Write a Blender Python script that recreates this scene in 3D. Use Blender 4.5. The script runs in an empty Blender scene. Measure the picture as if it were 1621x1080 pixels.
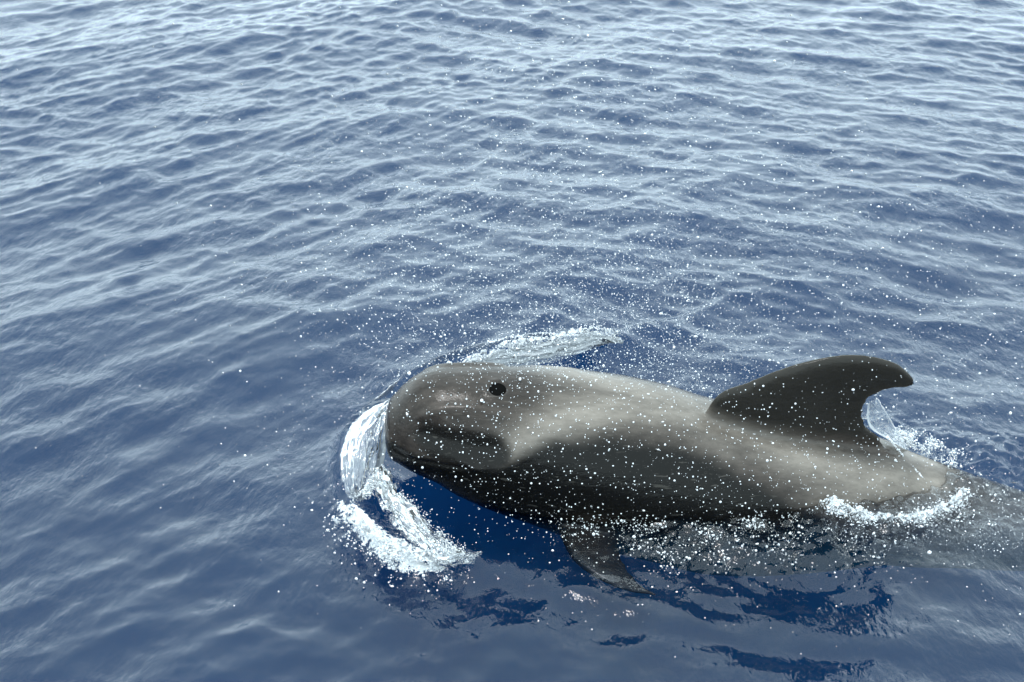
import bpy, bmesh, math
import numpy as np
from mathutils import Vector, Matrix
from mathutils.bvhtree import BVHTree

R = math.radians
rng = np.random.default_rng(7)
sc = bpy.context.scene
C = sc.collection

# ------------------------------------------------------------------ camera
CAM_H, PITCH, FPX = 3.5, R(28.0), 2251.0          # height over the sea, look-down angle, focal length in photo pixels
cam_d = bpy.data.cameras.new('camera')
cam = bpy.data.objects.new('camera', cam_d); C.objects.link(cam)
cam.location = (0, 0, CAM_H)
cam.rotation_euler = (math.pi/2 - PITCH, 0, 0)
cam_d.sensor_width = 36.0
cam_d.lens = 36.0 * FPX / 1621.0
cam_d.clip_start = 0.05; cam_d.clip_end = 9000
cam_d.dof.use_dof = True; cam_d.dof.focus_distance = 6.1; cam_d.dof.aperture_fstop = 6.3
sc.camera = cam

# ------------------------------------------------------------------ sky and sun
SUN_EL, SUN_AZ = R(76.0), R(-95.0)                # azimuth from +y (away from the camera), negative = left
world = bpy.data.worlds.new('World'); sc.world = world; world.use_nodes = True
wn, wl = world.node_tree.nodes, world.node_tree.links
wn.clear()
sky = wn.new('ShaderNodeTexSky'); sky.sky_type = 'NISHITA'; sky.sun_disc = False
sky.sun_elevation = SUN_EL; sky.sun_rotation = SUN_AZ
sky.air_density = 1.0; sky.dust_density = 6.0; sky.ozone_density = 1.0
veil = wn.new('ShaderNodeMix'); veil.data_type = 'RGBA'; veil.inputs[0].default_value = 0.90
veil.inputs[7].default_value = (16.9, 20.6, 22.0, 1)                         # even high cloud
bg = wn.new('ShaderNodeBackground'); bg.inputs[1].default_value = 0.15
wo = wn.new('ShaderNodeOutputWorld')
wl.new(sky.outputs[0], veil.inputs[6]); wl.new(veil.outputs[2], bg.inputs[0]); wl.new(bg.outputs[0], wo.inputs[0])

sun_d = bpy.data.lights.new('sun', 'SUN'); sun_d.energy = 1.5; sun_d.angle = R(11.0); sun_d.color = (1, 0.985, 0.965)
sun = bpy.data.objects.new('sun', sun_d); C.objects.link(sun)
sdir = Vector((math.sin(SUN_AZ)*math.cos(SUN_EL), math.cos(SUN_AZ)*math.cos(SUN_EL), math.sin(SUN_EL)))
sun.rotation_euler = sdir.to_track_quat('Z', 'Y').to_euler()
sun.location = sdir * 30

sc.view_settings.view_transform = 'Standard'; sc.view_settings.look = 'None'
sc.view_settings.exposure = 0.0; sc.view_settings.gamma = 1.0; sc.view_settings.use_curve_mapping = False
sc.render.engine = 'CYCLES'
cy = sc.cycles
cy.use_denoising = True; cy.use_adaptive_sampling = True; cy.adaptive_threshold = .02; cy.max_bounces = 7; cy.transparent_max_bounces = 24; cy.volume_bounces = 0
cy.sample_clamp_indirect = 6.0; cy.caustics_refractive = False; cy.caustics_reflective = False

# ------------------------------------------------------------------ helpers
CP, SP = math.cos(PITCH), math.sin(PITCH)
def ray(px, py):
    u, v = (px-810.5)/FPX, (540.0-py)/FPX
    return np.array([u, CP + v*SP, -SP + v*CP])
def at_z(px, py, z):                               # photo pixel -> point at height z
    d = ray(px, py); t = (z-CAM_H)/d[2]
    return np.array([0, 0, CAM_H]) + d*t
def at_y(px, py, y):
    d = ray(px, py); t = y/d[1]
    return np.array([0, 0, CAM_H]) + d*t

def sstep(a, b, x):
    t = np.clip((x-a)/(b-a), 0, 1); return t*t*(3-2*t)

def mesh_obj(name, verts, faces, mat=None, parent=None, smooth=True):
    me = bpy.data.meshes.new(name)
    verts = np.asarray(verts, np.float32)
    if isinstance(faces, np.ndarray):
        k = faces.shape[1]; n = len(faces)
        me.vertices.add(len(verts)); me.vertices.foreach_set('co', verts.ravel())
        me.loops.add(n*k); me.loops.foreach_set('vertex_index', faces.astype(np.int32).ravel())
        me.polygons.add(n); me.polygons.foreach_set('loop_start', np.arange(0, n*k, k, dtype=np.int32))
        me.update(calc_edges=True); me.validate()
    else:
        me.from_pydata(verts.tolist(), [], faces); me.update()
    if smooth: me.polygons.foreach_set('use_smooth', np.ones(len(me.polygons), bool))
    o = bpy.data.objects.new(name, me); C.objects.link(o)
    if mat: me.materials.append(mat)
    if parent: o.parent = parent
    return o
def attr(me, name, arr):
    a = me.attributes.new(name, 'FLOAT', 'POINT'); a.data.foreach_set('value', np.asarray(arr, np.float32))
def tag(o, label=None, cat=None, group=None, kind=None):
    if label: o['label'] = label
    if cat: o['category'] = cat
    if group: o['group'] = group
    if kind: o['kind'] = kind
    return o
def catmull(pts, n):
    P = np.asarray(pts, float); P = np.vstack([2*P[0]-P[1], P, 2*P[-1]-P[-2]])
    k = len(P)-3; t = np.linspace(0, k-1e-6, n); i = t.astype(int); f = (t-i)[:, None]
    a, b, c, d = P[i], P[i+1], P[i+2], P[i+3]
    return .5*((2*b)+(c-a)*f+(2*a-5*b+4*c-d)*f**2+(3*b-a-3*c+d)*f**3)
def grid_faces(nu, nv, wrap=False):
    i = np.arange(nu-1)[:, None]; j = np.arange(nv if wrap else nv-1)[None, :]; j2 = (j+1) % nv
    return np.stack([i*nv+j+0*i, (i+1)*nv+j, (i+1)*nv+j2, i*nv+j2+0*i], -1).reshape(-1, 4)

# lattice noise for numpy (smooth value noise, 2-3 octaves)
_lat = rng.random((64, 64, 64)).astype(np.float32)
def vnoise(p, scale, octs=1):
    out = 0; amp = 1; tot = 0
    for k in range(octs):
        q = np.asarray(p)*scale*2**k + 17.3*k
        i = np.floor(q).astype(int); f = q-i; f = f*f*(3-2*f); i &= 63; j = (i+1) & 63
        x0, y0, z0 = i[..., 0], i[..., 1], i[..., 2]; x1, y1, z1 = j[..., 0], j[..., 1], j[..., 2]
        fx, fy, fz = f[..., 0], f[..., 1], f[..., 2]
        c0 = (_lat[x0, y0, z0]*(1-fx)+_lat[x1, y0, z0]*fx)*(1-fy)+(_lat[x0, y1, z0]*(1-fx)+_lat[x1, y1, z0]*fx)*fy
        c1 = (_lat[x0, y0, z1]*(1-fx)+_lat[x1, y0, z1]*fx)*(1-fy)+(_lat[x0, y1, z1]*(1-fx)+_lat[x1, y1, z1]*fx)*fy
        out = out + amp*(c0*(1-fz)+c1*fz); tot += amp; amp *= .5
    return out/tot

# node helper
class NT:
    def __init__(s, name):
        s.m = bpy.data.materials.new(name); s.m.use_nodes = True
        s.t = s.m.node_tree; s.t.nodes.clear(); s.out = s.t.nodes.new('ShaderNodeOutputMaterial')
    def n(s, typ, ins=None, **kw):
        nd = s.t.nodes.new(typ)
        for k, v in kw.items(): setattr(nd, k, v)
        for k, v in (ins or {}).items():
            if hasattr(v, 'default_value') or isinstance(v, bpy.types.NodeSocket): s.t.links.new(v, nd.inputs[k])
            else: nd.inputs[k].default_value = v
        return nd
    def math(s, op, a, b=0.0, clamp=False):
        return s.n('ShaderNodeMath', {0: a, 1: b}, operation=op, use_clamp=clamp).outputs[0]
    def remap(s, v, a, b, c=0.0, d=1.0):
        return s.n('ShaderNodeMapRange', {0: v, 1: a, 2: b, 3: c, 4: d}, interpolation_type='SMOOTHSTEP').outputs[0]
    def attr(s, name): return s.n('ShaderNodeAttribute', attribute_name=name).outputs['Fac']
    def noise(s, vec, scale, detail=3, rough=.55):
        return s.n('ShaderNodeTexNoise', {'Vector': vec, 'Scale': scale, 'Detail': detail, 'Roughness': rough}).outputs['Fac']
    def mixc(s, f, a, b):
        return s.n('ShaderNodeMix', {0: f, 6: a, 7: b}, data_type='RGBA').outputs[2]
    def mixs(s, f, a, b): return s.n('ShaderNodeMixShader', {0: f, 1: a, 2: b}).outputs[0]
    def surf(s, sh): s.t.links.new(sh, s.out.inputs[0])

# ------------------------------------------------------------------ the whale's lines (px of photo -> metres)
M = 356.7
prof = np.array([  # photo x, centre y, apparent half height
 (611.5, 683, 0), (613, 682, 15), (616, 681, 27), (620, 679.5, 37.5), (630, 677, 53), (645, 674, 66), (665, 672, 78), (690, 673, 87.5), (720, 680, 98),
 (760, 688.5, 108.5), (800, 696.5, 115.5), (850, 706, 123), (920, 721, 134), (1000, 737, 140), (1060, 751, 141),
 (1115, 766, 139), (1200, 778, 131), (1300, 786, 118), (1400, 793, 101), (1450, 806, 92), (1540, 824, 78), (1621, 840, 67),
 (1750, 862, 50), (1900, 880, 34), (2050, 893, 23), (2180, 903, 16), (2225, 906, 9)], float)
WX = (prof[:, 0]-810.5)/M
WZ = 0.06+(733-prof[:, 1])/299.0
WH = prof[:, 2]/M
WY = 5.32
ROLL = R(11)
def wz(x): return np.interp(x, WX, WZ)
def wh(x): return np.interp(x, WX, WH)

# ------------------------------------------------------------------ the sea
def line_field(X, Y, pts):
    """distance to a polyline on the water, side (+ = left of travel) and position 0..n-1"""
    best = np.full(X.shape, 1e9); tt = np.zeros(X.shape); side = np.zeros(X.shape)
    for i in range(len(pts)-1):
        a, b = pts[i], pts[i+1]; d = b-a; L2 = d@d
        t = np.clip(((X-a[0])*d[0]+(Y-a[1])*d[1])/L2, 0, 1)
        dx, dy = X-a[0]-t*d[0], Y-a[1]-t*d[1]
        q = np.hypot(dx, dy); m = q < best
        best = np.where(m, q, best); tt = np.where(m, i+t, tt)
        side = np.where(m, np.sign(d[0]*dy-d[1]*dx), side)
    return best, side, tt
def px_line(pp, n=40): return catmull([at_z(a, b, .03)[:2] for a, b in pp], n)

near_crest = px_line([(606, 652), (572, 672), (552, 705), (546, 760), (556, 806), (592, 852), (648, 888), (715, 900), (790, 897), (880, 918), (1000, 948), (1150, 985), (1330, 1010), (1600, 1040)])
inner_crest = px_line([(600, 742), (622, 775), (655, 815), (700, 855), (740, 880)], 24)
far_crest = px_line([(640, 606), (690, 590), (745, 572), (800, 556), (880, 545), (975, 533), (1090, 497), (1160, 470), (1300, 430)])

waves = []
for i in range(260):
    lam = math.exp(rng.uniform(math.log(.055), math.log(2.6)))
    lobe = rng.random()
    th = rng.normal(R(-42), R(23)) if lobe < .55 else (rng.normal(R(-118), R(16)) if lobe < .88 else rng.normal(R(-85), R(40)))
    k = 2*math.pi/lam
    sl = .0160*math.exp(-((math.log(lam)-math.log(.26))/1.6)**2)*rng.uniform(.5, 1.4)
    waves.append((k*math.cos(th), k*math.sin(th), sl/k, lam, rng.uniform(0, 6.283), k, 0 if lobe < .55 else (1 if lobe < .88 else 2)))
for i in range(7):
    lam = rng.uniform(1.6, 5.0); th = rng.normal(R(-60), R(30)); k = 2*math.pi/lam
    waves.append((k*math.cos(th), k*math.sin(th), .022/k, lam, rng.uniform(0, 6.283), k, 2))
patches = [(rng.normal(0, 1.1), rng.normal(0, 1.1), rng.uniform(0, 6.28)) for _ in range(7)]

def body_gap(X, Y):
    """rough distance from the whale's side on the water (negative under the body)"""
    xx = np.clip(X, WX[3], WX[-2])
    h = wh(xx); z = wz(xx)
    a = np.sqrt(np.maximum(h*h-np.minimum(z*z, h*h), 0))
    return np.hypot(X-xx, np.abs(Y-WY)) - a

def sea_shape(X, Y, spacing):
    gap = body_gap(X, Y)
    pm = sum(np.sin(a*X+b*Y+c) for a, b, c in patches)/len(patches)*1.9
    dn, sn, tn = line_field(X, Y, near_crest); df, sf, tf = line_field(X, Y, far_crest); di, si, ti = line_field(X, Y, inner_crest)
    NN = len(near_crest)-1
    inside = np.where((sn > 0), 1.0, 0.0)*np.exp(-(dn/.5)**2)
    calm = np.clip(1-.4*np.exp(-np.maximum(gap, 0)/.25), 0, 1)
    dist = np.hypot(X, Y)
    DX = np.zeros_like(X); DY = np.zeros_like(X); Z = np.zeros_like(X)
    sidew = sstep(2.2, -2.2, X+.12*(Y-6))
    lw = (.62+.72*sidew, 1.34-.72*sidew, 1.0)
    for kx, ky, A, lam, ph, k, lb_ in waves:
        w = sstep(2.0, 4.0, lam/spacing)
        if lam < .35: w = w*np.clip(.85+.75*pm*(1 if ph > 3.14 else -.4), .12, 2.0)
        if lam < .4: w = w*(1+.55*sstep(6.0, 9.0, Y))
        w = w*calm*lw[lb_]
        q = kx*X+ky*Y+ph
        c = np.cos(q)*A*w; s = np.sin(q)*A*w
        Z += c; DX -= .6*kx/k*s; DY -= .6*ky/k*s
    # bow wave on this side: a ridge curling round the head and dying out aft
    u = tn/NN
    hr = np.interp(u, [0, .12, .3, .45, .55, .7, 1], [.10, .13, .085, .06, .028, .018, .012])
    wid = np.where(sn > 0, .15, .055)
    Z += hr*np.exp(-(dn/wid)**2)
    u2 = tf/NN
    hr = np.interp(u2, [0, .2, .45, .6, .8, 1], [.08, .12, .10, .05, .03, .01])
    Z += hr*np.exp(-(df/np.where(sf < 0, .14, .06))**2)
    Z += .05*np.exp(-(di/.06)**2)*sstep(0, 3, ti)
    # hollow by the jaw, between the head and the bow wave
    hx, hy = at_z(690, 805, 0)[:2]
    Z -= .055*np.exp(-((X-hx)/.30)**2-((Y-hy)/.13)**2)
    # water running over the sinking back
    k = sstep(.05, 1.1, X)*np.exp(-(np.maximum(gap-.08, 0)/.26)**2)*sstep(3.4, 2.6, X)
    Pn = np.stack([X, Y, X*0+.5], -1)
    near = k > .02
    rough = np.zeros_like(X)
    rough[near] = (vnoise(Pn[near], 8, 3)-.5)*.10+(vnoise(Pn[near], 30, 2)-.5)*.038
    Z += rough*k + .02*k
    nz = np.zeros_like(X); m2 = (dn < .3)
    nz[m2] = vnoise(Pn[m2], 22, 3)-.5
    Z += nz*.05*np.exp(-(dn/.09)**2)*np.interp(u, [0, .15, .5, .6], [.2, 1, 1, 0])
    # foam cover
    foam = np.exp(-(dn/.035)**2)*np.interp(u, [0, .26, .31, .36, .5, .56, .62], [0, 0, .6, 1, 1, .35, 0])
    foam = np.maximum(foam, np.exp(-(np.where(sn < 0, dn*.8, dn)/.055)**2)*np.interp(u, [.30, .36, .48, .53], [0, .9, .9, 0]))
    foam = np.maximum(foam, .5*np.exp(-(di/.05)**2)*np.interp(ti/23, [0, .2, .8, 1], [.8, 1, 1, .5]))
    foam = np.maximum(foam, np.exp(-(df/.03)**2)*np.interp(u2, [.15, .3, .55, .62], [0, .6, .7, 0]))
    foam = np.maximum(foam, .40*k*np.exp(-(np.maximum(gap-.03, 0)/.09)**2)*sstep(2.4, 1.6, X)*(Y < WY))
    return X+DX, Y+DY, Z, foam

def spaced(lo, hi, step_fn):
    v = [lo]
    while v[-1] < hi: v.append(v[-1]+step_fn(v[-1]))
    return v
ys = spaced(3.2, 16.0, lambda y: .0085+.0019*max(y-4.5, 0))
while ys[-1] < 4000: ys.append(ys[-1]+(ys[-1]-ys[-2])*1.13)
b = [3.2]; st = .01
while b[-1] > -4000: st *= 1.13; b.append(b[-1]-st)
ys = np.array(b[:0:-1]+ys)
xh = spaced(0, 4.2, lambda x: .0105+.0022*max(x-2.2, 0))
while xh[-1] < 4000: xh.append(xh[-1]+(xh[-1]-xh[-2])*1.12)
xs = np.array([-v for v in xh[:0:-1]]+xh)
nx, ny = len(xs), len(ys)
gx, gy = np.gradient(xs), np.gradient(ys)
X, Y = np.meshgrid(xs, ys, indexing='ij')
SPC = np.maximum(np.broadcast_to(gx[:, None], X.shape), np.broadcast_to(gy[None, :], X.shape))
SX, SY, SZ, SF = sea_shape(X.ravel(), Y.ravel(), SPC.ravel())
V = np.stack([SX, SY, SZ], -1); F = grid_faces(nx, ny)
# closed body of water: a skirt and a floor far below
idx = np.arange(nx*ny).reshape(nx, ny)
loop = np.concatenate([idx[:-1, 0], idx[-1, :-1], idx[:0:-1, -1], idx[0, :0:-1]])
low = V[loop].copy(); low[:, 2] = -60
n0 = len(V); ll = len(loop); j = np.arange(ll)
skirt = np.stack([loop[j], loop[(j+1) % ll], n0+(j+1) % ll, n0+j], -1)
cen = n0+ll
floor_f = np.stack([n0+j, n0+(j+1) % ll, np.full(ll, cen), np.full(ll, cen)], -1)
V = np.vstack([V, low, [[0, 0, -60]]])

w = NT('sea_water')
tc = w.n('ShaderNodeTexCoord').outputs['Object']
mp = w.n('ShaderNodeMapping', {'Vector': tc, 'Rotation': (0, 0, R(48)), 'Scale': (1, .45, 1)}).outputs[0]
mp2 = w.n('ShaderNodeMapping', {'Vector': tc, 'Rotation': (0, 0, R(-40)), 'Scale': (1, .5, 1)}).outputs[0]
r1 = w.noise(mp, 17, 3, .6); r2 = w.noise(mp2, 23, 3, .6)
patch = w.remap(w.noise(tc, 1.1, 2), .35, .65, .35, 1.0)
bh = w.math('MULTIPLY', w.math('ADD', r1, r2), patch)
bump = w.n('ShaderNodeBump', {'Height': bh, 'Strength': .9, 'Distance': .011}).outputs[0]
fr = w.n('ShaderNodeFresnel', {'IOR': 1.333, 'Normal': bump}).outputs[0]
gl = w.n('ShaderNodeBsdfGlossy', {'Roughness': .10, 'Normal': bump, 'Color': (1, 1, 1, 1)}).outputs[0]
tr = w.n('ShaderNodeBsdfTransparent', {'Color': (.97, .985, 1, 1)}).outputs[0]
wat = w.mixs(fr, tr, gl)
fa = w.attr('foam')
lace = w.n('ShaderNodeTexVoronoi', {'Vector': tc, 'Scale': 55.0}, feature='DISTANCE_TO_EDGE').outputs['Distance']
fn = w.math('ADD', w.math('MULTIPLY', w.noise(tc, 42, 4, .65), 1.0), w.math('MULTIPLY', lace, -.5))
fm = w.remap(w.math('ADD', fa, fn), .98, 1.22)
fo = w.n('ShaderNodeBsdfDiffuse', {'Color': (.60, .62, .64, 1)}).outputs[0]
w.surf(w.mixs(fm, wat, fo))
vs = w.n('ShaderNodeVolumeScatter', {'Color': (.05, .46, 1, 1), 'Density': .21, 'Anisotropy': 0.0}).outputs[0]
va = w.n('ShaderNodeVolumeAbsorption', {'Color': (.05, .22, .62, 1), 'Density': .95}).outputs[0]
w.t.links.new(w.n('ShaderNodeAddShader', {0: vs, 1: va}).outputs[0], w.out.inputs[1])

dp = NT('deep_water')
dp.surf(dp.n('ShaderNodeBsdfDiffuse', {'Color': (.002, .008, .03, 1)}).outputs[0])
faces = [tuple(f) for f in np.vstack([skirt]).tolist()] 
me_faces = np.vstack([F, skirt])
sea = mesh_obj('sea', V, me_faces, w.m)
me = sea.data
attr(me, 'foam', np.concatenate([SF, np.zeros(ll+1)]))
bm = bmesh.new(); bm.from_mesh(me); bm.verts.ensure_lookup_table()
for k in range(ll):
    f = bm.faces.new((bm.verts[n0+k], bm.verts[n0+(k+1) % ll], bm.verts[cen])); f.material_index = 1
bm.to_mesh(me); bm.free()
me.materials.append(dp.m)
tag(sea, 'blue open sea with small crossing ripples', 'sea', kind='structure')

# ------------------------------------------------------------------ the whale
def fin_loft(outline_a, outline_b, thick):
    """closed blade between two edge curves; thick = list of half thickness along it; returns verts, faces"""
    n = len(outline_a); m = 24; vs = []
    for i in range(n):
        a, b, (t, nrm) = outline_a[i], outline_b[i], thick[i]
        for k in range(m):
            ph = 2*math.pi*k/m
            c = .5-.5*math.cos(ph)                                   # 0 leading .. 1 trailing
            prof_t = (1.95*math.sqrt(max(c, 0))*(1-c)**.9+.02)*(1 if math.sin(ph) >= 0 else -1)
            if abs(math.sin(ph)) < 1e-6: prof_t = 0
            vs.append(a+(b-a)*c+nrm*t*prof_t)
    fs = grid_faces(n, m, True).tolist()
    fs.append(list(range(m))[::-1]); fs.append([(n-1)*m+k for k in range(m)])
    return vs, fs

nS, nA = 230, 88
tS = np.linspace(0, 1, nS); xS = WX[0]+(WX[-1]-WX[0])*(.012*tS+.988*tS**1.55)
def smooth_interp(x, xp, fp):                       # monotone-ish cubic through the table
    d = np.diff(fp)/np.diff(xp); mth = np.empty_like(fp); mth[1:-1] = np.where(d[1:]*d[:-1] > 0, 2*d[1:]*d[:-1]/(d[1:]+d[:-1]+1e-12), 0); mth[0] = d[0]; mth[-1] = d[-1]
    i = np.clip(np.searchsorted(xp, x)-1, 0, len(xp)-2); h = xp[i+1]-xp[i]; t = (x-xp[i])/h
    return (2*t**3-3*t**2+1)*fp[i]+(t**3-2*t**2+t)*h*mth[i]+(-2*t**3+3*t**2)*fp[i+1]+(t**3-t**2)*h*mth[i+1]
hS = smooth_interp(xS, WX, WH); zS = smooth_interp(xS, WX, WZ); hS[0] = .002
hS = np.maximum(hS, .002)
front = xS < WX[4]
hS[front] = np.where(xS[front] < WX[4], np.interp(xS[front], np.linspace(WX[0], WX[4], 40), WH[4]*np.sqrt(np.clip(1-(1-np.linspace(0, 1, 40))**2.0, 1e-5, 1))), hS[front])
V, Fq = [], grid_faces(nS, nA, True).tolist()
ang = np.linspace(0, 2*math.pi, nA, endpoint=False)
for i in range(nS):
    s = (xS[i]-WX[0])/(WX[-1]-WX[0])
    a = hS[i]*(.97 if s < .5 else .97-.35*min((s-.5)/.4, 1)); bb = hS[i]*(1.02 if s < .5 else 1.02+.25*min((s-.5)/.4, 1))
    e = 2/2.25
    cx, sx = np.cos(ang), np.sin(ang)
    yy = a*np.sign(cx)*np.abs(cx)**e; zz = bb*np.sign(sx)*np.abs(sx)**e
    yy = yy*(1-.10*np.clip(sx, 0, 1))                                    # back a little narrower than the belly
    yr = yy*math.cos(ROLL)-zz*math.sin(ROLL); zr = yy*math.sin(ROLL)+zz*math.cos(ROLL)
    for q in range(nA): V.append((xS[i], WY+yr[q], zS[i]+zr[q]))
Fq.append(list(range(nA))); Fq.append([(nS-1)*nA+k for k in range(nA)][::-1])
up = np.array([0, -math.sin(ROLL), math.cos(ROLL)]); sidev = np.array([0, math.cos(ROLL), math.sin(ROLL)])

def on_fin_plane(px, py):                            # the rolled mid-plane of the body
    d = ray(px, py); o = np.array([0, 0, CAM_H]); x = 0
    c = np.array([0, WY, -.02])
    t = ((c-o)@sidev)/(d@sidev); return o+d*t
lead = catmull([on_fin_plane(*p) for p in [(1095, 700), (1130, 630), (1182, 606), (1240, 583), (1300, 567), (1352, 561.5), (1400, 568), (1430, 581), (1446, 598), (1449, 606)]], 46)
trail = catmull([on_fin_plane(*p) for p in [(1420, 770), (1398, 697), (1376, 678), (1368, 656), (1375, 634), (1395, 622), (1415, 618), (1432, 616), (1443, 613), (1448, 609)]], 46)
th = [(.050*(1-i/45)**1.1+.012*(1-(i/45)**6)+.002, sidev) for i in range(46)]
fv, ff = fin_loft(lead, trail, th)
parts = [(V, Fq), (fv, ff)]
# flippers: near side swept back under the surface, far side mirrored
def mirror(p): r = p-np.array([0, WY, 0]); k = r@sidev; return p-2*k*sidev
fl_lead = [at_z(870, 800, -.04), at_z(882, 840, -.06), at_z(905, 885, -.085), at_z(945, 916, -.10), at_z(995, 936, -.12), at_z(1048, 944, -.14)]
fl_trail = [at_z(1010, 800, -.08), at_z(985, 838, -.09), at_z(982, 865, -.10), at_z(992, 895, -.115), at_z(1015, 925, -.13), at_z(1050, 946, -.14)]
A, B = catmull(fl_lead, 30), catmull(fl_trail, 30)
nf = np.cross(A[15]-A[0], B[0]-A[0]); nf /= np.linalg.norm(nf)
fv, ff = fin_loft(A, B, [(.04*(1-i/29)**.8+.006, nf) for i in range(30)]); parts.append((fv, ff))
cz = np.array([0, WY, 0])
def mir(P): return np.array([mirror(p-np.array([0, 0, .1]))+np.array([0, 0, .1]) for p in P])
fv2 = mir(np.array(fv)); fv2[:, 2] -= .22+.9*np.clip(fv2[:, 1]-WY-.3, 0, 1); parts.append((fv2, [f[::-1] for f in ff]))
# tail flukes
tz = WZ[-2]; tx = WX[-3]
for s in (1, -1):
    la = catmull([(tx+.10, WY-.04*s, tz), (tx+.25, WY+.16*s, tz), (tx+.47, WY+.40*s, tz), (tx+.66, WY+.60*s, tz-.01)], 16)
    tb = catmull([(tx+.56, WY-.04*s, tz), (tx+.50, WY+.10*s, tz), (tx+.56, WY+.36*s, tz), (tx+.68, WY+.61*s, tz-.01)], 16)
    v2, f2 = fin_loft(la, tb, [(.028*(1-i/15)+.005, np.array([0, 0, 1.0])) for i in range(16)])
    parts.append((v2, f2 if s < 0 else [f[::-1] for f in f2]))
allv, allf = [], []
for v_, f_ in parts:
    o0 = len(allv); allv += [tuple(p) for p in v_]; allf += [[o0+int(k) for k in f] for f in f_]
tmp = mesh_obj('body', np.array(allv), allf)
bm = bmesh.new(); bm.from_mesh(tmp.data); bmesh.ops.remove_doubles(bm, verts=bm.verts, dist=1e-5); bmesh.ops.recalc_face_normals(bm, faces=bm.faces); bm.to_mesh(tmp.data); bm.free()
rm = tmp.modifiers.new('r', 'REMESH'); rm.mode = 'VOXEL'; rm.voxel_size = .0095; rm.adaptivity = 0
sm = tmp.modifiers.new('s', 'SMOOTH'); sm.factor = .5; sm.iterations = 14
dg = bpy.context.evaluated_depsgraph_get()
bme = bpy.data.meshes.new_from_object(tmp.evaluated_get(dg)); bme.name = 'body'
bpy.data.objects.remove(tmp)
nv = len(bme.vertices); co = np.empty(nv*3, np.float32); bme.vertices.foreach_get('co', co); co = co.reshape(-1, 3).astype(float)
no = np.empty(nv*3, np.float32); bme.vertex_normals.foreach_get('vector', no); no = no.reshape(-1, 3).astype(float)
bvh = BVHTree.FromPolygons([tuple(p) for p in co], [tuple(p.vertices) for p in bme.polygons])
def on_body(px, py):
    d = Vector(ray(px, py)).normalized(); hit = bvh.ray_cast(Vector((0, 0, CAM_H)), d)
    return np.array(hit[0]) if hit[0] is not None else at_y(px, py, WY-.2)
def both(P): return [np.array(P), np.array([mirror(p-np.array([0, 0, wz(p[0])]))+np.array([0, 0, wz(p[0])]) for p in P])]
def dist_line(P, L):
    best = np.full(len(P), 9.)
    for i in range(len(L)-1):
        a, d = L[i], L[i+1]-L[i]; t = np.clip(((P-a)@d)/(d@d+1e-12), 0, 1)
        best = np.minimum(best, np.linalg.norm(P-a-t[:, None]*d, axis=1))
    return best
disp = np.zeros(nv)
def groove(pp, width, depth):
    for L in both([on_body(*p) for p in pp]): disp[:] += depth*np.exp(-(dist_line(co, L)/width)**2)
groove([(676, 690), (715, 701), (750, 708), (785, 714)], .066, -.026)     # hollow below the melon ridge
groove([(672, 658), (705, 648), (750, 648), (790, 658)], .026, .014)      # melon ridge
groove([(800, 722), (850, 690), (905, 672)], .05, .008)                   # swelling behind the cheek
groove([(626, 712), (655, 728), (700, 736), (738, 742)], .010, -.006)     # mouth line
groove([(790, 660), (805, 690), (800, 715)], .03, -.004)                  # neck crease
groove([(735, 734), (757, 744)], .022, .008)                              # brow over the eye
bh_p = on_body(788, 615)
dbh = np.linalg.norm(co-bh_p, axis=1)
disp += -.030*np.exp(-(dbh/.034)**4)+.004*np.exp(-((dbh-.045)/.014)**2)
# fine wrinkles
nz = vnoise(co*np.array([.5, 1, 1]), 18, 3)-.5
disp += nz*.0022
co2 = co+no*disp[:, None]
bme.vertices.foreach_set('co', co2.astype(np.float32).ravel())
# pale pigment: blaze behind the eye, saddle behind and below the fin
pale = np.zeros(nv)
for L in both([on_body(*p) for p in [(822, 710), (850, 694), (900, 668), (975, 645), (1060, 650), (1150, 672), (1260, 725), (1370, 760), (1480, 770)]]):
    pale = np.maximum(pale, np.exp(-(dist_line(co, L)/.095)**2))
for L in both([on_body(*p) for p in [(900, 650), (980, 640), (1080, 655), (1150, 690)]]):  # upper back painted paler too, for its lit contrast with the flank
    pale = np.maximum(pale, .6*np.exp(-(dist_line(co, L)/.12)**2))
for L in both([on_body(*p) for p in [(1330, 790), (1420, 820), (1500, 835), (1600, 850)]]):
    pale = np.maximum(pale, .75*np.exp(-(dist_line(co, L)/.16)**2))
wob = vnoise(co, 7, 3)-.5
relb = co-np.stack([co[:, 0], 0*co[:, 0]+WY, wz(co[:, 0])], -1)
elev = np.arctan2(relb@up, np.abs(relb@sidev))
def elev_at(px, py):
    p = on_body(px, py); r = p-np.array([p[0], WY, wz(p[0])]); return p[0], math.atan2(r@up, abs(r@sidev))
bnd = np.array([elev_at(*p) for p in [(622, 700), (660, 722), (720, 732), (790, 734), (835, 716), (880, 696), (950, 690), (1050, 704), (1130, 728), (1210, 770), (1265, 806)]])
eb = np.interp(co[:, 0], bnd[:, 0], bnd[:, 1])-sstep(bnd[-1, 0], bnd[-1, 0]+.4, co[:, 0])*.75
shade = sstep(.13, -.13, elev-eb+wob*.12)  # painted shade: skin blackened on the flank below the boundary
for L in both([on_body(*p) for p in [(680, 696), (715, 702), (775, 712), (785, 724), (730, 722), (695, 712)]]): shade = np.maximum(shade, .95*np.exp(-(dist_line(co, L)/.074)**6))  # shade of the head hollow painted in as well
flp = np.exp(-(dist_line(co, (A+B)/2)/.10)**4)
attr(bme, 'dark', shade*(1-.45*flp))
attr(bme, 'pale', np.clip(pale+wob*.25*pale, 0, 1))
attr(bme, 'hole', np.exp(-(dbh/.031)**6))
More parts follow.
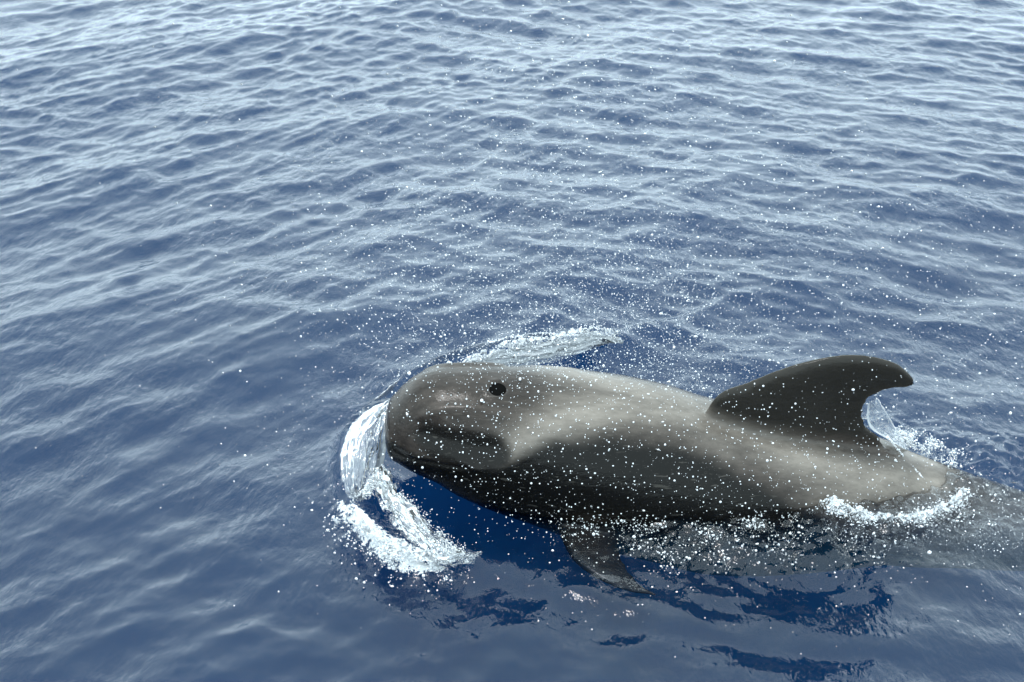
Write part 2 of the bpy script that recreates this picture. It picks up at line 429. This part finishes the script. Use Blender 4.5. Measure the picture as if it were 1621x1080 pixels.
# fin mask: above the back
rel = (co-np.array([0, WY, 0])); hgt = (rel-np.stack([0*co[:, 0], 0*co[:, 0], wz(co[:, 0])], -1))@up
attr(bme, 'fin', sstep(0.0, .10, hgt-1.02*wh(co[:, 0])))
bme.update()
bme.polygons.foreach_set('use_smooth', np.ones(len(bme.polygons), bool))

s = NT('wet_skin')
tc = s.n('ShaderNodeTexCoord').outputs['Object']
mpx = s.n('ShaderNodeMapping', {'Vector': tc, 'Scale': (.35, 1, 1)}).outputs[0]
n1 = s.math('ADD', s.math('MULTIPLY', s.noise(mpx, 7, 5, .65), .6), s.math('MULTIPLY', s.noise(mpx, 45, 4, .7), .4)); n2 = s.noise(tc, 60, 3, .6); n3 = s.noise(mpx, 2.2, 3, .5)
dark = s.mixc(s.remap(n1, .3, .7), (.0145, .0117, .0100, 1), (.049, .0395, .034, 1))
pal = s.mixc(s.remap(n1, .3, .7), (.110, .096, .083, 1), (.210, .186, .161, 1))
pf = s.math('MULTIPLY', s.attr('pale'), s.remap(n3, .25, .6, .6, 1.0))
col = s.mixc(pf, dark, pal)
col = s.mixc(s.attr('dark'), col, s.mixc(n1, (.002, .002, .0015, 1), (.005, .0045, .004, 1)))  # flank and hollow shade put into the skin colour
scr = s.n('ShaderNodeTexNoise', {'Vector': s.n('ShaderNodeMapping', {'Vector': tc, 'Rotation': (.3, .5, .4), 'Scale': (.12, 1, 1)}).outputs[0], 'Scale': 70.0, 'Detail': 2.0}).outputs['Fac']
col = s.mixc(s.remap(scr, .64, .72, 0, .18), col, (.16, .148, .13, 1))
spk = s.remap(s.noise(tc, 150, 2, .5), .66, .74, 0, .5)
col = s.mixc(s.math('MULTIPLY', spk, .5), col, (.2, .19, .18, 1))
col = s.mixc(s.attr('fin'), col, s.mixc(n1, (.012, .011, .009, 1), (.030, .027, .023, 1)))
col = s.mixc(s.attr('hole'), col, (.006, .006, .006, 1))  # shade inside the blowhole recess painted into the colour
hh = s.math('ADD', s.math('MULTIPLY', s.noise(mpx, 22, 4, .6), .6), s.math('MULTIPLY', n2, .25))
bp = s.n('ShaderNodeBump', {'Height': hh, 'Strength': .42, 'Distance': .012}).outputs[0]
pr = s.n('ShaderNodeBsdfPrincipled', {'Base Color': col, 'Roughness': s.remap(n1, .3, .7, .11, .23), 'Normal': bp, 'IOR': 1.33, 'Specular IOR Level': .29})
pr.inputs['Coat Weight'].default_value = .0; pr.inputs['Coat Roughness'].default_value = .16; pr.inputs['Coat IOR'].default_value = 1.33
s.surf(pr.outputs[0])

whale = bpy.data.objects.new('pilot_whale', None); C.objects.link(whale)
whale.location = (.7, WY, 0)
tag(whale, 'dark grey pilot whale with rounded head and hooked dorsal fin breaking the surface', 'whale')
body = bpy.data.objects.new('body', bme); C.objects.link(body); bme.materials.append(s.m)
body.parent = whale; body.matrix_parent_inverse = Matrix.Translation((-.7, -WY, 0))

def blob(name, center, normal, radii, mat, parent, seg=24, nring=12):
    z = Vector(normal).normalized(); q = z.to_track_quat('Z', 'Y').to_matrix()
    vs, fs = [], []
    th = np.linspace(0, math.pi, nring); 
    for t in th:
        for k in range(seg):
            p = Vector((radii[0]*math.sin(t)*math.cos(2*math.pi*k/seg), radii[1]*math.sin(t)*math.sin(2*math.pi*k/seg), radii[2]*math.cos(t)))
            vs.append(Vector(center)+q @ p)
    fs = grid_faces(nring, seg, True).tolist()
    o = mesh_obj(name, np.array([tuple(v) for v in vs]), [tuple(f) for f in fs], mat, parent)
    o.matrix_parent_inverse = Matrix.Translation((-.7, -WY, 0)); return o
bk = NT('blowhole_shade')
bk.surf(bk.n('ShaderNodeBsdfPrincipled', {'Base Color': (.002, .002, .002, 1), 'Roughness': .8, 'Specular IOR Level': .03}).outputs[0])
def nrm_at(p): return no[np.argmin(np.linalg.norm(co-p, axis=1))]
hn = nrm_at(bh_p)
blob('blowhole', bh_p-hn*.008, hn, (.037, .040, .006), bk.m, whale)  # flat black disc stands in for the shade inside the opening
ey = NT('eye_gloss')
ey.surf(ey.n('ShaderNodeBsdfPrincipled', {'Base Color': (.010, .008, .007, 1), 'Roughness': .08}).outputs[0])
for L in both([on_body(748, 741)]):
    p = L[0]; nn = nrm_at(p); blob('eye', p-nn*.002, nn, (.014, .010, .009), ey.m, whale)

# ------------------------------------------------------------------ splash, foam and spray
dm = NT('white_spray')
pd = dm.n('ShaderNodeBsdfPrincipled', {'Base Color': (.60, .62, .64, 1), 'Roughness': .12})
pd.inputs['Subsurface Weight'].default_value = 0
dm.surf(pd.outputs[0])

t_ = (1+5**.5)/2
ICO = np.array([(-1, t_, 0), (1, t_, 0), (-1, -t_, 0), (1, -t_, 0), (0, -1, t_), (0, 1, t_), (0, -1, -t_), (0, 1, -t_), (t_, 0, -1), (t_, 0, 1), (-t_, 0, -1), (-t_, 0, 1)])
ICO /= np.linalg.norm(ICO[0])
ICF = np.array([(0, 11, 5), (0, 5, 1), (0, 1, 7), (0, 7, 10), (0, 10, 11), (1, 5, 9), (5, 11, 4), (11, 10, 2), (10, 7, 6), (7, 1, 8), (3, 9, 4), (3, 4, 2), (3, 2, 6), (3, 6, 8), (3, 8, 9), (4, 9, 5), (2, 4, 11), (6, 2, 10), (8, 6, 7), (9, 8, 1)])
def droplets(name, P, rad, mat, stretch=.25):
    n = len(P); sc_ = 1+rng.normal(0, stretch, (n, 1, 3))
    v = P[:, None, :]+ICO[None]*rad[:, None, None]*np.clip(sc_, .5, 1.8)
    f = (np.arange(n)*12)[:, None, None]+ICF[None]
    return mesh_obj(name, v.reshape(-1, 3), f.reshape(-1, 3), mat)

# blown mist: a plume over the head and back, drifting aft and to the far side
def plume(n, mean, sd, zmax):
    P = rng.normal(mean, sd, (n, 3)); P[:, 2] = np.abs(P[:, 2]); return P[P[:, 2] < zmax]
fine = np.vstack([plume(15000, (.15, 5.9, .35), (.55, .55, .85), 2.4), plume(9000, (1.0, 6.2, .2), (.9, .8, .7), 2.0), plume(3500, (1.6, 7.0, .2), (1.3, 1.3, .6), 1.8)])
med = np.vstack([plume(3000, (.35, 5.25, .25), (.65, .35, .35), 1.2), plume(2600, (1.3, 5.4, .1), (.8, .6, .4), 1.1), plume(800, (1.4, 4.9, .05), (.7, .4, .3), 1)])
med = np.vstack([med, plume(1300, (-.02, 5.25, .48), (.2, .16, .09), 1)])
big = np.vstack([plume(90, (.1, 5.3, .35), (.4, .3, .2), .9), plume(90, (1.1, 5.3, .2), (.8, .5, .3), .9)])
P = np.vstack([fine, med, big])
rad = np.concatenate([rng.lognormal(math.log(.0019), .35, len(fine)), rng.lognormal(math.log(.0015), .5, len(med)), rng.uniform(.003, .005, len(big))])
keep = (body_gap(P[:, 0], P[:, 1]) > .0) | (P[:, 2] > wz(P[:, 0])+wh(P[:, 0])*np.sqrt(np.clip(1-((P[:, 1]-WY)/np.maximum(wh(P[:, 0]), .05))**2, 0, 1)))
keep &= (P[:, 1] > 3.9) & (vnoise(P, 2.6, 2) > rng.uniform(.2, .62, len(P)))
camv = P-np.array([0, 0, CAM_H]); camv /= np.linalg.norm(camv, axis=1)[:, None]
hv = bh_p-np.array([0, 0, CAM_H]); hv /= np.linalg.norm(hv)
keep &= np.linalg.norm(P-bh_p, axis=1) > .06
spray = droplets('spray', P[keep], rad[keep], dm.m)
tag(spray, 'fine white water droplets flying in the air over the whale', 'spray', kind='stuff')

# glassy sheet thrown up round the snout
g = NT('splash_sheet')
uv = g.n('ShaderNodeAttribute', attribute_name='suv').outputs['Vector']
mu = g.n('ShaderNodeMapping', {'Vector': uv, 'Scale': (3, 8, 1)}).outputs[0]
st1 = g.n('ShaderNodeTexNoise', {'Vector': mu, 'Scale': 1.0, 'Detail': 5, 'Roughness': .62, 'Distortion': .9}).outputs['Fac']
mu2 = g.n('ShaderNodeMapping', {'Vector': uv, 'Scale': (10, 24, 1)}).outputs[0]
st2 = g.noise(mu2, 1.0, 3, .6)
ed = g.attr('edge')
a1 = g.remap(g.math('ADD', g.math('ADD', g.math('MULTIPLY', st1, .75), g.math('MULTIPLY', st2, .35)), g.math('MULTIPLY', ed, .6)), .56, .92)
frs = g.n('ShaderNodeFresnel', {'IOR': 1.333}).outputs[0]
hb = g.n('ShaderNodeBump', {'Height': st1, 'Strength': .7, 'Distance': .02}).outputs[0]
gg = g.n('ShaderNodeBsdfGlossy', {'Roughness': .08, 'Normal': hb}).outputs[0]
tt = g.n('ShaderNodeBsdfTransparent', {'Color': (.94, .97, 1, 1)}).outputs[0]
clear = g.mixs(g.math('ADD', frs, .14, True), tt, gg)
wd = g.n('ShaderNodeBsdfDiffuse', {'Color': (.60, .62, .64, 1), 'Normal': hb}).outputs[0]
wt = g.n('ShaderNodeBsdfTranslucent', {'Color': (.40, .43, .46, 1)}).outputs[0]
holes = g.noise(g.n('ShaderNodeMapping', {'Vector': uv, 'Scale': (16, 9, 1)}).outputs[0], 1.0, 5, .68)
al = g.remap(g.math('SUBTRACT', holes, g.attr('tear')), .0, .12)
tt2 = g.n('ShaderNodeBsdfTransparent').outputs[0]
full = (g.mixs(g.math('MULTIPLY', g.math('ADD', a1, .14, True), .95), clear, g.mixs(.4, wd, wt)))
g.surf(g.mixs(al, tt2, full))

def sheet(name, rows, nu, nv, bulge, rough, label, cat='splash', edge_fn=None, ns=0, tear_fn=None):
    """rows: edge curves from inner to outer, each a list of points; lofted and roughened"""
    cur = np.array([catmull(r, nu) for r in rows])                       # k,nu,3
    S = np.array([catmull(cur[:, i], nv) for i in range(nu)])            # nu,nv,3
    u = np.linspace(0, 1, nu)[:, None]*np.ones(nv); v = np.linspace(0, 1, nv)[None]*np.ones((nu, 1))
    S[..., 2] += bulge*np.sin(math.pi*v)
    q = np.stack([u*3+ns, v*7, u*0], -1)
    S += (np.stack([vnoise(q+k*9.1, 2.2, 3) for k in range(3)], -1)-.5)*rough*np.sin(math.pi*np.clip(v*.9+.1, 0, 1))[..., None]
    S[..., 2] += (vnoise(S+ns, 30, 2)-.5)*rough*.5*v
    o = mesh_obj(name, S.reshape(-1, 3), grid_faces(nu, nv), g.m)
    a = o.data.attributes.new('suv', 'FLOAT_VECTOR', 'POINT'); a.data.foreach_set('vector', np.stack([u+ns, v, u*0], -1).astype(np.float32).ravel())
    e = np.maximum(np.exp(-((1-v)/.08)**2), .9*np.exp(-(v/.10)**2)) if edge_fn is None else edge_fn(u, v)
    attr(o.data, 'edge', e.ravel())
    tr_ = tear_fn(u, v) if tear_fn else .62*sstep(.84, 1.02, v)
    attr(o.data, 'tear', tr_.ravel())
    tag(o, label, cat); return o
Z = lambda L: [at_z(*p) for p in L]
outer = Z([(619, 633, .24), (592, 643, .22), (564, 660, .20), (546, 685, .18), (537.5, 715, .15), (538, 750, .10), (544, 775, .06), (552, 790, .02)])
midr = Z([(617, 640, .25), (603, 655, .245), (588, 676, .225), (578, 700, .195), (573, 728, .15), (571, 755, .10), (568, 776, .06), (560, 793, .02)])
innr = Z([(618, 652, .27), (613, 672, .24), (611, 694, .19), (610, 712, .13), (606, 733, .08), (599, 752, .05), (588, 772, .03), (570, 794, .01)])
bow = sheet('bow_splash', [innr, midr, outer], 150, 60, .012, .045, 'clear curling sheet of water pushed up round the snout',
            edge_fn=lambda u, v: .5*np.exp(-((1-v)/.06)**2)+.55*np.exp(-(v/.14)**2)+.35*sstep(.7, 1, u))
cu_in = Z([(607, 733, .10), (628, 765, .09), (655, 800, .085), (690, 838, .08), (725, 866, .07), (757, 877, .05)])
cu_mid = Z([(600, 745, .10), (618, 782, .10), (645, 820, .105), (678, 858, .10), (712, 882, .09), (752, 880, .055)])
cu_out = Z([(586, 768, .05), (604, 806, .05), (632, 846, .055), (672, 884, .06), (712, 904, .07), (748, 886, .06)])
curl = sheet('bow_curl', [cu_in, cu_mid, cu_out], 140, 56, .0, .075, 'grey rippled curl of water between the jaw and the foam crest', ns=14.2,
             edge_fn=lambda u, v: .55*np.exp(-((1-v)/.1)**2)+.35*np.exp(-(v/.12)**2)-.55*np.exp(-((v-.45)/.32)**2),
             tear_fn=lambda u, v: .30+.3*np.abs(2*v-1)**3+.12*sstep(.5, 1, u))
# far-side sheet behind the head
f_in = Z([(735, 582, .10), (790, 582, .08), (850, 578, .06), (905, 563, .04), (960, 545, .01), (985, 540, .0)])
f_mid = Z([(738, 577, .16), (785, 565, .16), (845, 560, .14), (900, 548, .12), (950, 537, .06), (984, 538, .02)])
f_out = Z([(733, 577, .20), (775, 562, .21), (812, 545, .21), (858, 541, .19), (905, 531, .17), (938, 524, .14), (975, 533, .05)])
back_s = sheet('back_splash', [f_in, f_mid, f_out], 160, 56, 0, .065, 'low white sheet of water peeling off behind the blowhole', ns=5.3,
               edge_fn=lambda u, v: .62+.5*np.exp(-((1-v)/.14)**2)-.45*np.exp(-(v/.25)**2)+.5*sstep(.25, .0, u),
               tear_fn=lambda u, v: .58*sstep(.70, 1.0, v)+.5*sstep(.3, .0, v)*.7+.25*sstep(.75, 1, u))
# behind the fin
r_in = [on_fin_plane(1374, 640), on_fin_plane(1372, 660), on_fin_plane(1380, 680), on_fin_plane(1405, 695), on_fin_plane(1430, 710)]
r_out = [at_y(1388, 628, WY+.06), at_y(1400, 645, WY+.07), at_y(1412, 665, WY+.09), at_y(1425, 688, WY+.10), at_y(1440, 712, WY+.10)]
fin_s = sheet('fin_splash', [r_in, r_out], 50, 24, .0, .015, 'thin film of water trailing from the back edge of the dorsal fin', ns=9.7)

# broken foam: crowds of beads
def beads(curve, n, spread, zfun, r0, rs, noise_scale=9, thr=.45):
    C3 = np.asarray(curve); out = []
    t = rng.random(n*3)*(len(C3)-1); i = t.astype(int); f = (t-i)[:, None]
    i = np.minimum(i, len(C3)-2)
    P = C3[i]*(1-f)+C3[i+1]*f
    P = P+rng.normal(0, 1, P.shape)*np.array(spread)
    keep = vnoise(P, noise_scale, 2) > thr-rng.normal(0, .05, len(P))
    P = P[keep][:n]
    return P, rng.lognormal(math.log(r0), rs, len(P))
band = catmull(Z([(541, 812, .05), (560, 832, .06), (590, 853, .07), (620, 870, .07), (655, 887, .06), (695, 897, .05), (725, 893, .05)]), 40)
b1 = beads(band, 9000, (.020, .034, .014), None, .0016, .55, 16, .54)
strips = []
def foam_strip(name, curve, width, lift, label, ns, lab=True):
    cu = catmull(curve, 260); nv_ = 44
    tan = np.gradient(cu, axis=0); tan /= np.linalg.norm(tan, axis=1)[:, None]
    sd = np.cross(tan, [0, 0, 1.0]); sd /= np.linalg.norm(sd, axis=1)[:, None]
    u = np.linspace(0, 1, 260)[:, None]*np.ones(nv_); v = np.linspace(-1, 1, nv_)[None]*np.ones((260, 1))
    wv = width*np.sin(math.pi*np.clip(u*.96+.02, 0, 1))**.4*(.35+1.35*(vnoise(np.stack([u*9+ns, v*0, u*0], -1), 1, 2)))
    S = cu[:, None]+sd[:, None]*(v*wv)[..., None]
    S[..., 2] += lift*(1-v**2)
    h = 1-2*np.abs(vnoise(S+ns, 26, 3)-.5)
    S[..., 2] += (h-.6)*.075*(1-v**4)+(vnoise(S+ns, 90, 2)-.5)*.02
    S[..., :2] += (np.stack([vnoise(S+ns+3, 40, 2), vnoise(S+ns+8, 40, 2)], -1)-.5)*.03
    o = mesh_obj(name, S.reshape(-1, 3), grid_faces(260, nv_), lm.m)
    attr(o.data, 'edge', np.abs(v).ravel()); tag(o, label, 'foam'); return o
lm = NT('lacy_foam')
tcl = lm.n('ShaderNodeTexCoord').outputs['Object']
ln = lm.noise(tcl, 48, 5, .7)
lf = lm.remap(lm.math('SUBTRACT', ln, lm.math('MULTIPLY', lm.math('POWER', lm.attr('edge'), 2.0), .30)), .38, .50)
lb = lm.n('ShaderNodeBump', {'Height': lm.noise(tcl, 120, 4, .7), 'Strength': .8, 'Distance': .01}).outputs[0]
ld = lm.n('ShaderNodeBsdfDiffuse', {'Color': (.60, .62, .64, 1), 'Normal': lb}).outputs[0]
lt = lm.n('ShaderNodeBsdfTransparent').outputs[0]
lm.surf(lm.mixs(lf, lt, ld))
foam_strip('foam_crest', Z([(541, 806, .04), (558, 828, .05), (590, 851, .06), (622, 870, .06), (658, 886, .05), (698, 896, .04), (735, 886, .03)]), .055, .02, 'thick white foam crest of the bow wave under the jaw', 2.2)
foam_strip('back_crest', Z([(735, 578, .19), (760, 568, .20), (785, 558, .21), (815, 547, .20), (858, 543, .18), (905, 533, .16), (940, 526, .13), (978, 534, .04)]), .022, .008, 'ragged white foam rim along the splash behind the blowhole', 11.3)
foam_strip('flank_crest', Z([(1295, 806, .04), (1318, 800, .05), (1345, 810, .05), (1375, 822, .04), (1410, 826, .03)]), .03, .012, 'short white foam crest breaking on the flank below the dorsal fin', 6.1)
foam_strip('tail_crest', Z([(1405, 826, .03), (1440, 826, .04), (1475, 818, .05), (1502, 803, .05), (1530, 783, .04)]), .032, .012, 'curved white foam crest where the back slides under water', 7.7)
band2 = catmull(Z([(552, 795, .06), (575, 783, .07), (598, 755, .08), (607, 735, .10)]), 20)
b2 = beads(band2, 1200, (.012, .02, .012), None, .0022, .4)
band3 = catmull(Z([(600, 745, .06), (622, 775, .06), (655, 815, .06), (695, 850, .06), (730, 880, .05)]), 30)
b3 = beads(band3, 900, (.02, .03, .012), None, .0019, .4, 14, thr=.55)
fly = catmull(Z([(530, 800, .08), (560, 850, .08), (620, 890, .08), (690, 915, .06)]), 30)
b4 = beads(fly, 260, (.06, .06, .05), None, .0026, .4, thr=.3)
P = np.vstack([b1[0], b2[0], b3[0], b4[0]]); rr = np.concatenate([b1[1], b2[1], b3[1], b4[1]])
tag(droplets('bow_foam', P, np.clip(rr, .0008, .006), dm.m, .35), 'white broken foam tumbling off the bow wave below the jaw', 'foam', kind='stuff')
side_c = catmull(Z([(870, 832, .01), (960, 838, .02), (1060, 842, .02), (1150, 835, .03), (1230, 828, .04), (1320, 812, .05), (1400, 820, .05), (1480, 812, .05), (1530, 790, .04), (1600, 775, .02)]), 60)
c1 = beads(side_c, 1500, (.06, .055, .016), None, .0013, .7, 10, .52)
c2 = beads(catmull(Z([(1000, 870, .01), (1100, 875, .02), (1250, 870, .02), (1400, 860, .02)]), 30), 700, (.1, .07, .03), None, .0014, .7, 8, .5)
c3 = beads(catmull(Z([(1312, 800, .07), (1345, 812, .06), (1380, 822, .05)]), 12), 700, (.024, .022, .012), None, .0018, .5, 14, .42)
c4 = beads(catmull(Z([(1420, 822, .06), (1460, 818, .06), (1500, 800, .06), (1530, 780, .06)]), 14), 900, (.034, .024, .012), None, .0018, .5, 14, .42)
c5 = beads(catmull(Z([(1280, 850, .02), (1400, 862, .02), (1520, 850, .02), (1640, 845, .02)]), 30), 1100, (.1, .09, .02), None, .0012, .6, 7, .48)
P = np.vstack([c1[0], c2[0], c3[0], c4[0], c5[0]]); rr = np.concatenate([c1[1], c2[1], c3[1], c4[1], c5[1]])
tag(droplets('flank_foam', P, np.clip(rr, .0008, .0055), dm.m, .35), 'bubbly foam and beads of water along the submerging flank', 'foam', kind='stuff')
d1 = beads(catmull(Z([(735, 577, .17), (775, 562, .2), (812, 545, .2), (858, 541, .18), (905, 531, .16), (938, 524, .13), (975, 533, .04)]), 40), 1500, (.02, .02, .014), None, .0021, .4, 12, .5)
d2 = beads(catmull(Z([(700, 590, .1), (745, 577, .12), (775, 572, .1)]), 10), 500, (.03, .03, .012), None, .003, .4, 12, .45)
P = np.vstack([d1[0], d2[0]]); rr = np.concatenate([d1[1], d2[1]])
tag(droplets('back_foam', P, np.clip(rr, .001, .009), dm.m, .35), 'frothy rim of the splash behind the blowhole', 'foam', kind='stuff')
e1 = beads(catmull(Z([(1425, 690, .07), (1455, 700, .05), (1490, 716, .04), (1510, 728, .03)]), 12), 1300, (.03, .035, .014), None, .0022, .4, 14, .48)
trk = catmull([on_body(*p) for p in [(1402, 690), (1412, 700), (1430, 722), (1446, 740), (1462, 758)]], 20)
e2 = beads(trk, 260, (.002, .002, .002), None, .0017, .4, 14, .2)
e1 = (np.vstack([e1[0], e2[0]]), np.concatenate([e1[1], e2[1]]))
tag(droplets('fin_foam', e1[0], np.clip(e1[1], .001, .009), dm.m, .35), 'small white wash on the water behind the dorsal fin', 'foam', kind='stuff')
